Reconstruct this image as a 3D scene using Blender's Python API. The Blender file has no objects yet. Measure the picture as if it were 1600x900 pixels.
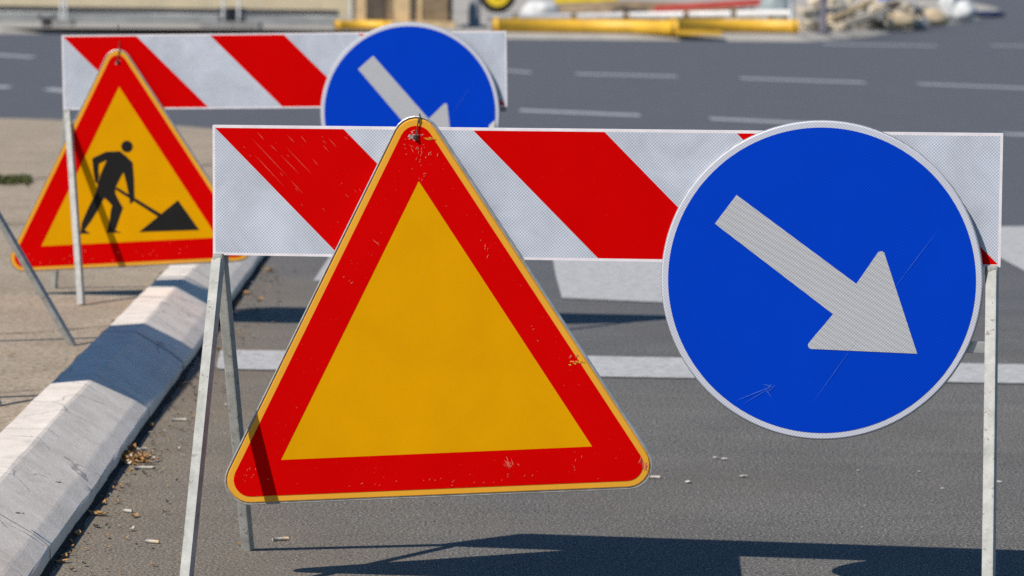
import bpy, bmesh, math, random
from mathutils import Vector, Matrix, noise
rng = random.Random(7)
scene = bpy.context.scene
COL = scene.collection

# ------------------------------------------------------------------ camera survey
CF, CH = 4799.5, 1.1527
CR = Vector((0.99991218, 0.00129768, 0.01318915))
CU = Vector((-0.01325283, 0.09790826, 0.9951072))
CFW = Vector((0.0, 0.9951946, -0.09791686))
CO = Vector((0, 0, CH))

def ray(u, v):
    return CFW + CR * ((u - 800) / CF) - CU * ((v - 450) / CF)
def G(u, v, z=0.0):          # surveyed point on a level surface at height z
    d = ray(u, v); return CO + d * ((z - CH) / d.z)
def P(u, v, y):              # surveyed point at distance y
    d = ray(u, v); return CO + d * (y / d.y)

# ------------------------------------------------------------------ object helpers
def tag(o, label=None, cat=None, group=None, kind=None, category=None):
    cat = cat or category
    if label: o['label'] = label
    if cat: o['category'] = cat
    if group: o['group'] = group
    if kind: o['kind'] = kind
    return o
def empty(name, loc, rot=(0, 0, 0), **k):
    o = bpy.data.objects.new(name, None); COL.objects.link(o)
    o.location = loc; o.rotation_euler = rot; o.empty_display_size = .1
    return tag(o, **k)
def obj(name, bm, mats, parent=None, smooth=False, **k):
    me = bpy.data.meshes.new(name)
    bm.normal_update()
    bm.to_mesh(me); bm.free()
    for m in (mats if isinstance(mats, (list, tuple)) else [mats]): me.materials.append(m)
    if smooth:
        for p in me.polygons: p.use_smooth = True
    o = bpy.data.objects.new(name, me); COL.objects.link(o)
    if parent: o.parent = parent
    return tag(o, **k)
def link_copy(src, parent=None):
    c = src.copy(); COL.objects.link(c)
    if parent: c.parent = parent
    for ch in [x for x in bpy.data.objects if x.parent == src]: link_copy(ch, c)
    return c
def add(bm, src):            # merge a small bmesh into another
    me = bpy.data.meshes.new('tmp'); src.to_mesh(me); src.free()
    bm.from_mesh(me); bpy.data.meshes.remove(me)
def face(bm, pts, mi=0):
    try:
        f = bm.faces.new([bm.verts.new(p) for p in pts]); f.material_index = mi; return f
    except ValueError: return None
def box(bm, c, s, bev=0.0, mi=0, rot=None):
    b = bmesh.new(); bmesh.ops.create_cube(b, size=1)
    bmesh.ops.scale(b, vec=s, verts=b.verts)
    if bev: bmesh.ops.bevel(b, geom=list(b.edges), offset=bev, segments=2, affect='EDGES', profile=.7)
    if rot is not None: bmesh.ops.rotate(b, cent=(0, 0, 0), matrix=rot, verts=b.verts)
    bmesh.ops.translate(b, vec=c, verts=b.verts)
    for f in b.faces: f.material_index = mi
    add(bm, b)
def bar(bm, p, q, w, d, side=Vector((1, 0, 0)), bev=.002, mi=0):   # rectangular bar from p to q
    p, q = Vector(p), Vector(q); z = (q - p); L = z.length; z.normalize()
    x = (side - z * side.dot(z)).normalized(); y = z.cross(x)
    R = Matrix((x, y, z)).transposed()
    box(bm, (p + q) / 2, (w, d, L), bev, mi, R)
def tube(bm, pts, r, n=10, mi=0, cap=True):
    pts = [Vector(p) for p in pts]; rings = []
    up = Vector((0, 0, 1))
    for i, p in enumerate(pts):
        t = (pts[min(i + 1, len(pts) - 1)] - pts[max(i - 1, 0)]).normalized()
        a = t.cross(up)
        if a.length < .05: a = t.cross(Vector((1, 0, 0)))
        a.normalize(); b = t.cross(a)
        rr = r[i] if isinstance(r, (list, tuple)) else r
        rings.append([bm.verts.new(p + (a * math.cos(k * 2 * math.pi / n) + b * math.sin(k * 2 * math.pi / n)) * rr) for k in range(n)])
    for A, B in zip(rings, rings[1:]):
        for k in range(n):
            f = bm.faces.new((A[k], A[(k + 1) % n], B[(k + 1) % n], B[k])); f.material_index = mi; f.smooth = True
    if cap:
        bm.faces.new(rings[0]).material_index = mi; bm.faces.new(rings[-1][::-1]).material_index = mi
def prism(bm, poly, n0, n1, mi=0, mside=None):       # poly of (s,t) in the local XZ plane, front at -n1
    mside = mi if mside is None else mside
    A = [bm.verts.new((s, -n1, t)) for s, t in poly]; B = [bm.verts.new((s, -n0, t)) for s, t in poly]
    bm.faces.new(A).material_index = mi
    bm.faces.new(B[::-1]).material_index = mside
    for i in range(len(poly)):
        j = (i + 1) % len(poly)
        bm.faces.new((A[j], A[i], B[i], B[j])).material_index = mside

# ------------------------------------------------------------------ material helpers
class NT:
    def __init__(s, name):
        s.m = bpy.data.materials.new(name); s.m.use_nodes = True
        s.t = s.m.node_tree; s.b = s.t.nodes['Principled BSDF']
        s.geo = None
    def n(s, typ, **k):
        x = s.t.nodes.new(typ)
        for a, v in k.items(): setattr(x, a, v)
        return x
    def l(s, a, b): s.t.links.new(a, b)
    def pos(s, obj=False):
        if obj: return s.n('ShaderNodeTexCoord').outputs['Object']
        return s.n('ShaderNodeNewGeometry').outputs['Position']
    def scaled(s, src, v):
        m = s.n('ShaderNodeMapping'); m.inputs['Scale'].default_value = v; s.l(src, m.inputs['Vector']); return m.outputs['Vector']
    def noise(s, src, scale, detail=3, rough=.55, dist=0):
        x = s.n('ShaderNodeTexNoise'); s.l(src, x.inputs['Vector'])
        x.inputs['Scale'].default_value = scale; x.inputs['Detail'].default_value = detail
        x.inputs['Roughness'].default_value = rough; x.inputs['Distortion'].default_value = dist
        return x.outputs['Fac']
    def voro(s, src, scale, feature='F1', out='Distance'):
        x = s.n('ShaderNodeTexVoronoi', feature=feature); s.l(src, x.inputs['Vector']); x.inputs['Scale'].default_value = scale
        return x.outputs[out]
    def ramp(s, fac, stops):
        x = s.n('ShaderNodeValToRGB'); e = x.color_ramp.elements
        while len(e) < len(stops): e.new(.5)
        for i, (p, c) in enumerate(stops):
            e[i].position = p; e[i].color = (c, c, c, 1) if isinstance(c, (int, float)) else (*c, 1)
        s.l(fac, x.inputs['Fac']); return x.outputs['Color']
    def mix(s, fac, a, b, mode='MIX'):
        x = s.n('ShaderNodeMix', data_type='RGBA', blend_type=mode)
        def setv(i, v):
            if hasattr(v, 'is_output'): s.l(v, x.inputs[i])
            elif isinstance(v, (int, float)) and i == 0: x.inputs[0].default_value = v
            else: x.inputs[i].default_value = (v, v, v, 1) if isinstance(v, (int, float)) else (*v, 1)
        setv(0, fac); setv(6, a); setv(7, b); return x.outputs[2]
    def math(s, op, a, b=0.0):
        x = s.n('ShaderNodeMath', operation=op)
        for i, v in enumerate((a, b)):
            if hasattr(v, 'is_output'): s.l(v, x.inputs[i])
            else: x.inputs[i].default_value = v
        return x.outputs[0]
    def bump(s, h, strength=.3, dist=.002):
        x = s.n('ShaderNodeBump'); x.inputs['Strength'].default_value = strength; x.inputs['Distance'].default_value = dist
        s.l(h, x.inputs['Height']); s.l(x.outputs['Normal'], s.b.inputs['Normal'])
    def done(s, color, rough=.6, spec=.3, metal=0.0):
        if hasattr(color, 'is_output'): s.l(color, s.b.inputs['Base Color'])
        else: s.b.inputs['Base Color'].default_value = (*color, 1)
        if hasattr(rough, 'is_output'): s.l(rough, s.b.inputs['Roughness'])
        else: s.b.inputs['Roughness'].default_value = rough
        s.b.inputs['Specular IOR Level'].default_value = spec; s.b.inputs['Metallic'].default_value = metal
        return s.m
def plain(name, c, rough=.6, spec=.3, metal=0.0, var=.15, scale=12, obj=False, bump=0.0):
    s = NT(name); p = s.pos(obj); f = s.noise(p, scale, 5, .6)
    lo = tuple(x * (1 - var) for x in c); hi = tuple(min(1, x * (1 + var)) for x in c)
    if bump: s.bump(s.noise(p, scale * 6, 4), bump, .003)
    return s.done(s.ramp(f, [(.3, lo), (.7, hi)]), rough, spec, metal)

def asphalt():
    s = NT('asphalt'); p = s.pos()
    g = s.ramp(s.noise(p, 165, 4, .78), [(.34, (.012, .011, .010)), (.44, (.080, .075, .068)), (.53, (.136, .128, .117)), (.64, (.35, .33, .30))])
    st = s.voro(p, 120, out='Color'); sep = s.n('ShaderNodeSeparateColor'); s.l(st, sep.inputs[0])
    sp = s.math('MULTIPLY', s.math('GREATER_THAN', sep.outputs[0], .88), s.math('LESS_THAN', s.voro(p, 120), .33))
    g = s.mix(s.math('MULTIPLY', sp, .55), g, (.30, .275, .25))
    pit = s.math('MULTIPLY', s.math('GREATER_THAN', sep.outputs[1], .86), s.math('LESS_THAN', s.voro(p, 120), .4))
    g = s.mix(s.math('MULTIPLY', pit, .6), g, (.03, .028, .027))
    big = s.ramp(s.noise(p, 1.7, 5, .6), [(.3, .86), (.7, 1.14)])
    g = s.mix(1, g, big, 'MULTIPLY')
    streak = s.ramp(s.noise(s.scaled(p, (.5, 4.5, 1)), 2.0, 4, .6), [(.35, .93), (.7, 1.06)])
    g = s.mix(1, g, streak, 'MULTIPLY')
    g = s.mix(s.ramp(s.noise(p, 1.15, 4, .6, .6), [(.50, 0.0), (.72, .30)]), g, (.155, .128, .098))
    g = s.mix(s.ramp(s.noise(p, .8, 5, .65, .3), [(.56, 0.0), (.70, .22)]), g, (.07, .07, .072))
    # grazing sky reflection painted as bluer tone further on; the parking strip is dusty
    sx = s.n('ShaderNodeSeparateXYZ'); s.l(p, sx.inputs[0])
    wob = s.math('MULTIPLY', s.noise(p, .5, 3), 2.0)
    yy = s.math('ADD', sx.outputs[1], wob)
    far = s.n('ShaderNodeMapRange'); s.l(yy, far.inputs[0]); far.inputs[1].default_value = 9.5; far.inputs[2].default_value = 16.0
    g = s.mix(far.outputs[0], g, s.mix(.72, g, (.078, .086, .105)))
    dust = s.n('ShaderNodeMapRange'); s.l(s.math('ADD', sx.outputs[0], s.math('MULTIPLY', s.noise(p, 2.5, 4), .7)), dust.inputs[0])
    dust.inputs[1].default_value = .35; dust.inputs[2].default_value = -.60; dust.inputs[3].default_value = 0; dust.inputs[4].default_value = .95
    dn = s.math('MULTIPLY', dust.outputs[0], s.ramp(s.noise(p, 110, 4, .7), [(.40, .05), (.58, 1)]))
    dn = s.math('MULTIPLY', dn, s.math('SUBTRACT', 1.0, far.outputs[0]))
    g = s.mix(s.math('MULTIPLY', s.math('MULTIPLY', dust.outputs[0], 1.0), s.math('SUBTRACT', 1.0, far.outputs[0])), g, (1.35, 1.20, 1.0), 'MULTIPLY')
    g = s.mix(s.math('MULTIPLY', dn, .45), g, (.25, .20, .14))
    s.bump(s.noise(p, 165, 4, .78), .8, .0032)
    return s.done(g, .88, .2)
def pavement():
    s = NT('pavement_asphalt'); p = s.pos()
    g = s.ramp(s.noise(p, 150, 4, .75), [(.3, (.17, .128, .085)), (.5, (.325, .257, .182)), (.7, (.48, .39, .29))])
    g = s.mix(1, g, s.ramp(s.noise(p, 2.2, 5, .6), [(.3, .82), (.7, 1.1)]), 'MULTIPLY')
    st = s.voro(p, 90, out='Color'); sep = s.n('ShaderNodeSeparateColor'); s.l(st, sep.inputs[0])
    g = s.mix(s.math('MULTIPLY', s.math('GREATER_THAN', sep.outputs[0], .93), .6), g, (.46, .42, .36))
    g = s.mix(s.math('MULTIPLY', s.math('GREATER_THAN', sep.outputs[1], .94), .6), g, (.10, .09, .08))
    s.bump(s.noise(p, 230, 2, .7), .5, .003)
    return s.done(g, .9, .2)
def kerbm():
    s = NT('kerb_concrete'); p = s.pos()
    g = s.ramp(s.noise(p, 9, 6, .65), [(.28, (.60, .525, .445)), (.72, (.80, .71, .61))])
    g = s.mix(1, g, s.ramp(s.noise(p, 260, 2, .7), [(.3, .86), (.7, 1.08)]), 'MULTIPLY')
    # hairline cracks and rain stains
    pd = s.n('ShaderNodeMix', data_type='VECTOR')
    nz = s.n('ShaderNodeTexNoise'); s.l(p, nz.inputs['Vector']); nz.inputs['Scale'].default_value = 5; nz.inputs['Detail'].default_value = 4
    pd.inputs[0].default_value = .12; s.l(p, pd.inputs[4]); s.l(nz.outputs['Color'], pd.inputs[5])
    cr = s.voro(pd.outputs[1], 3.2, 'DISTANCE_TO_EDGE')
    ck = s.math('MULTIPLY', s.math('LESS_THAN', cr, .0065), s.math('GREATER_THAN', s.noise(p, 4.5, 3), .46))
    g = s.mix(s.ramp(s.noise(p, 13, 6, .7, .8), [(.55, 0.0), (.72, .42)]), g, (.30, .28, .26))
    sm = s.math('GREATER_THAN', s.noise(p, 60, 4, .7), .69); g = s.mix(s.math('MULTIPLY', sm, .45), g, (.16, .15, .14))
    g = s.mix(s.math('MULTIPLY', ck, .55), g, (.14, .13, .125))
    s.bump(s.noise(p, 55, 6, .7), .35, .004)
    return s.done(g, .88, .2)
def paint():
    s = NT('road_paint'); p = s.pos()
    g = s.ramp(s.noise(p, 26, 6, .7), [(.30, (.29, .285, .27)), (.62, (.47, .46, .445))])
    worn = s.math('GREATER_THAN', s.noise(p, 75, 5, .75), .575)
    g = s.mix(s.math('MULTIPLY', worn, .55), g, (.17, .16, .15))
    s.bump(s.noise(p, 300, 2, .7), .5, .002)
    return s.done(g, .75, .25)
def faded():
    s = NT('faded_road_paint'); p = s.pos()
    g = s.ramp(s.noise(p, 9, 5, .7), [(.35, (.24, .245, .255)), (.65, (.36, .36, .37))])
    return s.done(g, .8, .2)
def retro(name, c, c2, rough=.42, k=1000.0, dirt=.12, band=0.0, contrast=1.0, spec=.25):
    s = NT(name); o = s.pos(True)
    sx = s.n('ShaderNodeSeparateXYZ'); s.l(o, sx.inputs[0])
    h = s.math('MULTIPLY', s.math('SINE', s.math('MULTIPLY', sx.outputs[0], k)), s.math('SINE', s.math('MULTIPLY', sx.outputs[2], k)))
    f = s.ramp(s.math('ADD', s.math('MULTIPLY', h, .5 * contrast), .5), [(.22, 0.0), (.72, 1.0)])
    g = s.mix(f, c2, c)
    g = s.mix(1, g, s.ramp(s.noise(o, 7, 6, .65, .4), [(.3, 1 - dirt), (.65, 1.0)]), 'MULTIPLY')
    if band:
        w = s.n('ShaderNodeTexWave', wave_type='BANDS', bands_direction='DIAGONAL'); s.l(s.scaled(o, (1, 1, 1.9)), w.inputs['Vector'])
        w.inputs['Scale'].default_value = 26; w.inputs['Distortion'].default_value = 1.2
        g = s.mix(1, g, s.ramp(w.outputs['Fac'], [(.2, 1 - band), (.8, 1.0)]), 'MULTIPLY')
    return s.done(g, rough, spec)
def sheet(name, c, rough=.38, var=.06, spec=.18):
    s = NT(name); o = s.pos(True)
    lo = tuple(x * (1 - var) for x in c)
    g = s.ramp(s.noise(o, 6, 6, .6, .3), [(.32, lo), (.66, c)])
    fl = s.math('GREATER_THAN', s.noise(o, 210, 3, .6), .715)
    g = s.mix(s.math('MULTIPLY', fl, .12), g, (.55, .4, .35))
    return s.done(g, s.ramp(s.noise(o, 12, 4), [(.3, rough - .06), (.7, rough + .12)]), spec)
def legm():
    s = NT('galvanised_grey_paint'); p = s.pos(True)
    g = s.ramp(s.noise(p, 30, 5, .7), [(.3, (.26, .26, .23)), (.7, (.43, .42, .385))])
    ru = s.math('GREATER_THAN', s.noise(p, 70, 5, .75), .615)
    g = s.mix(s.math('MULTIPLY', ru, .75), g, (.13, .10, .075))
    s.bump(s.noise(p, 120, 4, .7), .3, .002)
    return s.done(g, .55, .35)

M = dict(
    asphalt=asphalt(), pave=pavement(), kerb=kerbm(), paint=paint(), faded=faded(), leg=legm(),
    white=retro('white_reflective_sheet', (.64, .665, .715), (.37, .395, .455), dirt=.26),
    ringw=retro('white_sign_ring', (.60, .605, .65), (.42, .425, .48), dirt=.1),
    arrow=retro('grey_white_arrow_sheet', (.53, .525, .53), (.34, .34, .345), dirt=.06, band=.09),
    red=sheet('red_reflective_sheet', (.56, .0004, .0004), rough=.55, spec=.015),
    tred=sheet('red_sign_sheet', (.56, .0004, .0004), rough=.55, spec=.015),
    yellow=sheet('yellow_sign_sheet', (.66, .298, .0006), rough=.55, spec=.02, var=.10),
    yedge=sheet('orange_yellow_sign_edge', (.70, .33, .03), spec=.08),
    blue=retro('blue_reflective_sheet', (.0003, .047, .495), (.0003, .036, .40), rough=.6, k=900, dirt=.07, spec=.03),
    black=plain('black_sheet', (.011, .010, .009), .5, .15, obj=True),
    alu=plain('weathered_aluminium', (.42, .42, .40), .45, .5, .55, var=.25, scale=40, obj=True),
    edgew=plain('pale_board_edge', (.72, .66, .66), .5, .3, var=.1, scale=30, obj=True),
    scratch=plain('scratched_through_sheet', (.66, .16, .11), .6, .2, var=.35, scale=90, obj=True),
    bare=plain('bare_scuffed_metal', (.50, .42, .40), .5, .4, .3, var=.3, scale=150, obj=True),
    wire=plain('dark_tie_wire', (.06, .05, .045), .6, .3, .4, obj=True),
    joint=plain('kerb_joint_mortar', (.16, .148, .135), .95, .1, var=.4, scale=50),
    scr_red=plain('scratched_red_sheet', (.60, .075, .055), .6, .1, var=.3, scale=120, obj=True),
    soil_shade=plain('dark_soil_and_shade', (.035, .032, .03), .95, .1, var=.5, scale=60, bump=.8),  # dark soil colour that also stands in for shade at the kerb foot
    leaf=plain('dry_orange_leaf', (.36, .20, .07), .75, .2, var=.5, scale=60),
    leafd=plain('dark_dry_leaf', (.05, .04, .03), .8, .2, var=.4, scale=60),
    butt=plain('pale_litter', (.46, .42, .36), .8, .2, var=.15, scale=40),
    filt=plain('tan_filter', (.50, .38, .25), .8, .2, var=.15, scale=40),
    grit=plain('pale_grit', (.42, .39, .35), .85, .2, var=.4, scale=80),
    moss=plain('moss_green', (.10, .11, .04), .9, .1, var=.4, scale=30),
    dirt=plain('sandy_ground', (.50, .43, .32), .95, .1, var=.14, scale=.9),
    fslab=plain('far_pavement_concrete', (.36, .33, .285), .9, .15, var=.14, scale=1.2),
    cwall=plain('grey_concrete', (.27, .275, .27), .85, .2, var=.15, scale=3),
    ply=plain('plywood_hoarding', (.56, .47, .31), .8, .2, var=.14, scale=1.5),
    dark=plain('dark_grey', (.035, .035, .042), .7, .2, var=.3, scale=6),
    steel=plain('galvanised_steel', (.36, .37, .37), .5, .4, .3, var=.15, scale=10),
    rubber=plain('dark_rubber', (.04, .037, .038), .85, .2, var=.3, scale=8),
    conc2=plain('fence_block_concrete', (.24, .235, .225), .85, .2, var=.2, scale=8),
    tan=plain('tan_timber', (.58, .42, .23), .75, .2, var=.2, scale=5),
    brown=plain('brown_timber', (.23, .165, .10), .8, .2, var=.3, scale=5),
    dbrown=plain('dark_timber', (.10, .078, .06), .8, .2, var=.3, scale=5),
    ypipe=plain('yellow_pipe', (.72, .40, .03), .45, .4, var=.18, scale=2.2),
    wpole=plain('white_pole_paint', (.74, .70, .66), .5, .3, var=.12, scale=3),
    rplank=plain('red_plank_paint', (.50, .075, .055), .55, .3, var=.2, scale=3),
    ymach=plain('machine_yellow', (.72, .50, .015), .4, .4, var=.12, scale=3),
    tyre=plain('tyre_rubber', (.018, .017, .016), .85, .2, var=.3, scale=10),
    pole=plain('purple_grey_pole', (.11, .10, .125), .6, .3, var=.15, scale=6),
    stone=plain('broken_stone', (.52, .44, .33), .9, .15, var=.3, scale=3.2, bump=.6),
    sand=plain('sandbag_cloth', (.54, .42, .27), .9, .1, var=.2, scale=5),
    bagw=plain('white_bag_cloth', (.55, .55, .53), .85, .15, var=.25, scale=5),
    navy=plain('navy_tarp', (.02, .03, .085), .6, .3, var=.3, scale=5),
    bluep=plain('blue_plastic', (.03, .12, .45), .5, .3, var=.2, scale=5),
    tarp=plain('grey_green_tarp', (.27, .31, .31), .7, .25, var=.25, scale=4),
    hose=plain('black_hose', (.04, .04, .042), .6, .3, var=.3, scale=8),
)

# ------------------------------------------------------------------ setting
def sheet_obj(name, pts, z, m):
    bm = bmesh.new(); face(bm, [(x, y, z) for x, y in pts]); 
    bmesh.ops.triangulate(bm, faces=bm.faces); 
    for f in bm.faces:
        f.normal_update()
        if f.normal.z < 0: f.normal_flip()
    return obj(name, bm, m, kind='structure')
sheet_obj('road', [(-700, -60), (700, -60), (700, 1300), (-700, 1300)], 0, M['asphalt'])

PZ = .09
kx = lambda y: -.905 - .020 * (y - 5.9)
path = []                                            # foot line of the kerb: straight, round the corner, then away to the left
y = -8.0
while y < 19.2: path.append(Vector((kx(y), y, 0))); y += .1
R = 3.2; cx, cy = kx(19.2) - R, 19.2
for i in range(1, 50):
    a = math.radians(i * 88 / 49); path.append(Vector((cx + R * math.cos(a), cy + R * math.sin(a) * 1.42, 0)))
e = path[-1]
for i in range(1, 900): path.append(e + Vector((-.1 * i, -.072 * i if i < 90 else -.072 * 90 - .03 * (i - 90), 0)))
def left_of(i):
    t = (path[min(i + 1, len(path) - 1)] - path[max(i - 1, 0)]).normalized()
    return Vector((-t.y, t.x, 0))
prof = [(0, -.05), (0, .033), (.003, .037), (.031, .059), (.036, .0625), (.137, .122), (.145, .125), (.235, .1245), (.24, .116), (.24, .03)]
bm = bmesh.new(); acc = 0; prev = None; stone_j = (0, 0)
for i, p in enumerate(path):
    gap = (i % 10 == 0)
    old_j = stone_j
    if gap: stone_j = (rng.uniform(-.002, .002), rng.uniform(-.0015, .0015))
    L = left_of(i)
    def ring(ins, off=0.0):
        out = []
        t = Vector((L.y, -L.x, 0))
        for k, (o, z) in enumerate(prof):
            w = noise.noise(Vector((p.x * 3 + k * .1, p.y * 3 + off, k * .3))) * .0030 + noise.noise(Vector((p.x * 17 + k * 3.1, p.y * 17 + off, k))) * .0022
            cs = 1.0 if i < 262 else max(.42, 1 - (i - 262) * .03); cz = 1.0 if i < 262 else max(.62, 1 - (i - 262) * .02)
            o, z = o * cs, (z * cz if z > 0 else z)
            q = p + t * off + L * (o + stone_j[0] + w + ins * (.5 if k > 6 else 1) * (1 if k < 7 else -1)); q.z = z + stone_j[1] * (z > 0) - ins * (z > .02) + w * .6 * (z > 0)
            out.append(bm.verts.new(q))
        return out
    r = ring(0.0)
    if gap and prev:
        new_j = stone_j; stone_j = old_j; ra = ring(0.0, -.0070); rb = ring(.012, -.0050); stone_j = new_j; rc = ring(.012, -.0015)
        for A, B in ((prev, ra), (ra, rb), (rb, rc), (rc, r)):
            for k in range(len(prof) - 1): bm.faces.new((A[k], B[k], B[k + 1], A[k + 1])).material_index = int(A is not prev)
    elif prev:
        for k in range(len(prof) - 1): bm.faces.new((prev[k], r[k], r[k + 1], prev[k + 1]))
    prev = r
bmesh.ops.recalc_face_normals(bm, faces=bm.faces)
obj('kerb', bm, [M['kerb'], M['joint']], kind='structure')
# pavement behind the kerb with a worn edge
inner = []
for i, p in enumerate(path):
    q = p + left_of(i) * (.243 * (1.0 if i < 262 else max(.42, 1 - (i - 262) * .03))); inner.append((q.x, q.y))
bm = bmesh.new()
ed = []; 
for i, (x, yy) in enumerate(inner):
    L = left_of(i); w = abs(noise.noise(Vector((x * 6, yy * 6, 3)))) * .03 + abs(noise.noise(Vector((x * 23, yy * 23, 1)))) * .018
    a = bm.verts.new((x, yy, PZ - .05)); b = bm.verts.new((x + L.x * w, yy + L.y * w, PZ - .04)); c = bm.verts.new((x + L.x * (w + .012), yy + L.y * (w + .012), PZ))
    if ed:
        bm.faces.new((ed[-1][0], a, b, ed[-1][1])); bm.faces.new((ed[-1][1], b, c, ed[-1][2]))
    ed.append((a, b, c))
out = [e[2] for e in ed]
corner = [None, bm.verts.new((-120, -8, PZ))]
n = len(out)
# fan the flat from one far vertex so that no sliver crosses the kerb
for i in range(n - 1): bm.faces.new((out[i], out[i + 1], corner[1]))
bmesh.ops.recalc_face_normals(bm, faces=bm.faces)
for f in bm.faces:
    if f.normal.z < 0: f.normal_flip()
obj('pavement', bm, M['pave'], kind='structure')
# gutter dirt, with the kerb's shadow strip put into its dark colour
bm = bmesh.new(); pr = None
for i, p in enumerate(path[:285]):
    for sub in (0,):
        L = left_of(i); w = .010 + .02 * abs(noise.noise(Vector((p.y * 7, 0, 5)))) + .010 * noise.noise(Vector((p.y * 31, 2, 5)))
        a = bm.verts.new(p + L * .004 + Vector((0, 0, .012))); b = bm.verts.new(p - L * w * .5 + Vector((0, 0, .008))); c = bm.verts.new(p - L * max(w, .006) + Vector((0, 0, .001)))
        if pr: bm.faces.new((pr[0], a, b, pr[1])); bm.faces.new((pr[1], b, c, pr[2]))
        pr = (a, b, c)
bmesh.ops.recalc_face_normals(bm, faces=bm.faces)
for f in bm.faces:
    if f.normal.z < 0: f.normal_flip()
obj('gutter_dirt_shade', bm, M['soil_shade'], kind='stuff', label='dirt and painted kerb shade in the gutter along the kerb', category='dirt')
# open joints in the pavement
def ribbon(name, px, z, w, m, seed):
    pts = [G(u, v, z) for u, v in px]; bm = bmesh.new(); pr = None; r2 = random.Random(seed)
    for A, B in zip(pts, pts[1:]):
        k = max(2, int((B - A).length / .05))
        for i in range(k + 1):
            q = A.lerp(B, i / k); q.y += noise.noise(Vector((q.x * 4, q.y * 4, seed))) * .025 + r2.uniform(-.006, .006)
            ww = w * r2.uniform(.4, 1.3)
            a = bm.verts.new((q.x, q.y - ww / 2, z + .003)); b = bm.verts.new((q.x, q.y + ww / 2, z + .003))
            if pr: bm.faces.new((pr[0], a, b, pr[1]))
            pr = (a, b)
    return obj(name, bm, m, kind='structure')
ribbon('pavement_joint', [(-60, 525), (60, 520), (205, 506)], PZ, .012, M['soil_shade'], 1)
ribbon('pavement_joint', [(-60, 352), (200, 346), (380, 335)], PZ, .03, M['soil_shade'], 2)
ribbon('pavement_joint', [(-60, 290), (150, 272), (400, 252)], PZ, .06, M['soil_shade'], 3)
ribbon('pavement_joint', [(-40, 617), (30, 612), (92, 606)], PZ, .008, M['soil_shade'], 4)

# road paint
def mark(name, pts, m, z=.004):
    bm = bmesh.new(); face(bm, [(p.x, p.y, z) for p in pts]); bmesh.ops.triangulate(bm, faces=bm.faces)
    for f in bm.faces:
        f.normal_update()
        if f.normal.z < 0: f.normal_flip()
    return obj(name, bm, m, kind='structure')
Lp = lambda q: [G(*x) for x in q]
mark('stop_line', Lp([(344, 548), (338, 578), (920, 590), (1800, 604), (1800, 575), (920, 558)]), M['paint'])
mark('crossing_bar', Lp([(878, 467), (1082, 476), (1040, 400), (863, 400), (868, 430)]), M['paint'])
mark('crossing_bar', Lp([(490, 440), (640, 444), (650, 396), (519, 396)]), M['paint'])
mark('crossing_bar', Lp([(1540, 392), (1600, 424), (1720, 470), (1750, 352), (1520, 356)]), M['paint'])
for a, b, w in [((900, 117), (1060, 121), .62), ((1160, 124), (1358, 131), .66), ((1440, 133), (1660, 142), .66), ((812, 175), (1002, 183), .50),
                ((1112, 188), (1300, 197), .45), ((1575, 212), (1720, 218), .4), ((-60, 84), (45, 91), .8), ((66, 141), (104, 146), .6),
                ((-60, 134), (6, 139), .6), ((1290, 70), (1470, 73), 1.1), ((1555, 72), (1700, 75), 1.1), ((780, 111), (830, 115), .7)]:
    A, B = G(*a), G(*b)
    mark('lane_dash', [A, B, B + Vector((0, w * 1.15, 0)), A + Vector((0, w * 1.15, 0))], M['faded'])

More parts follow.
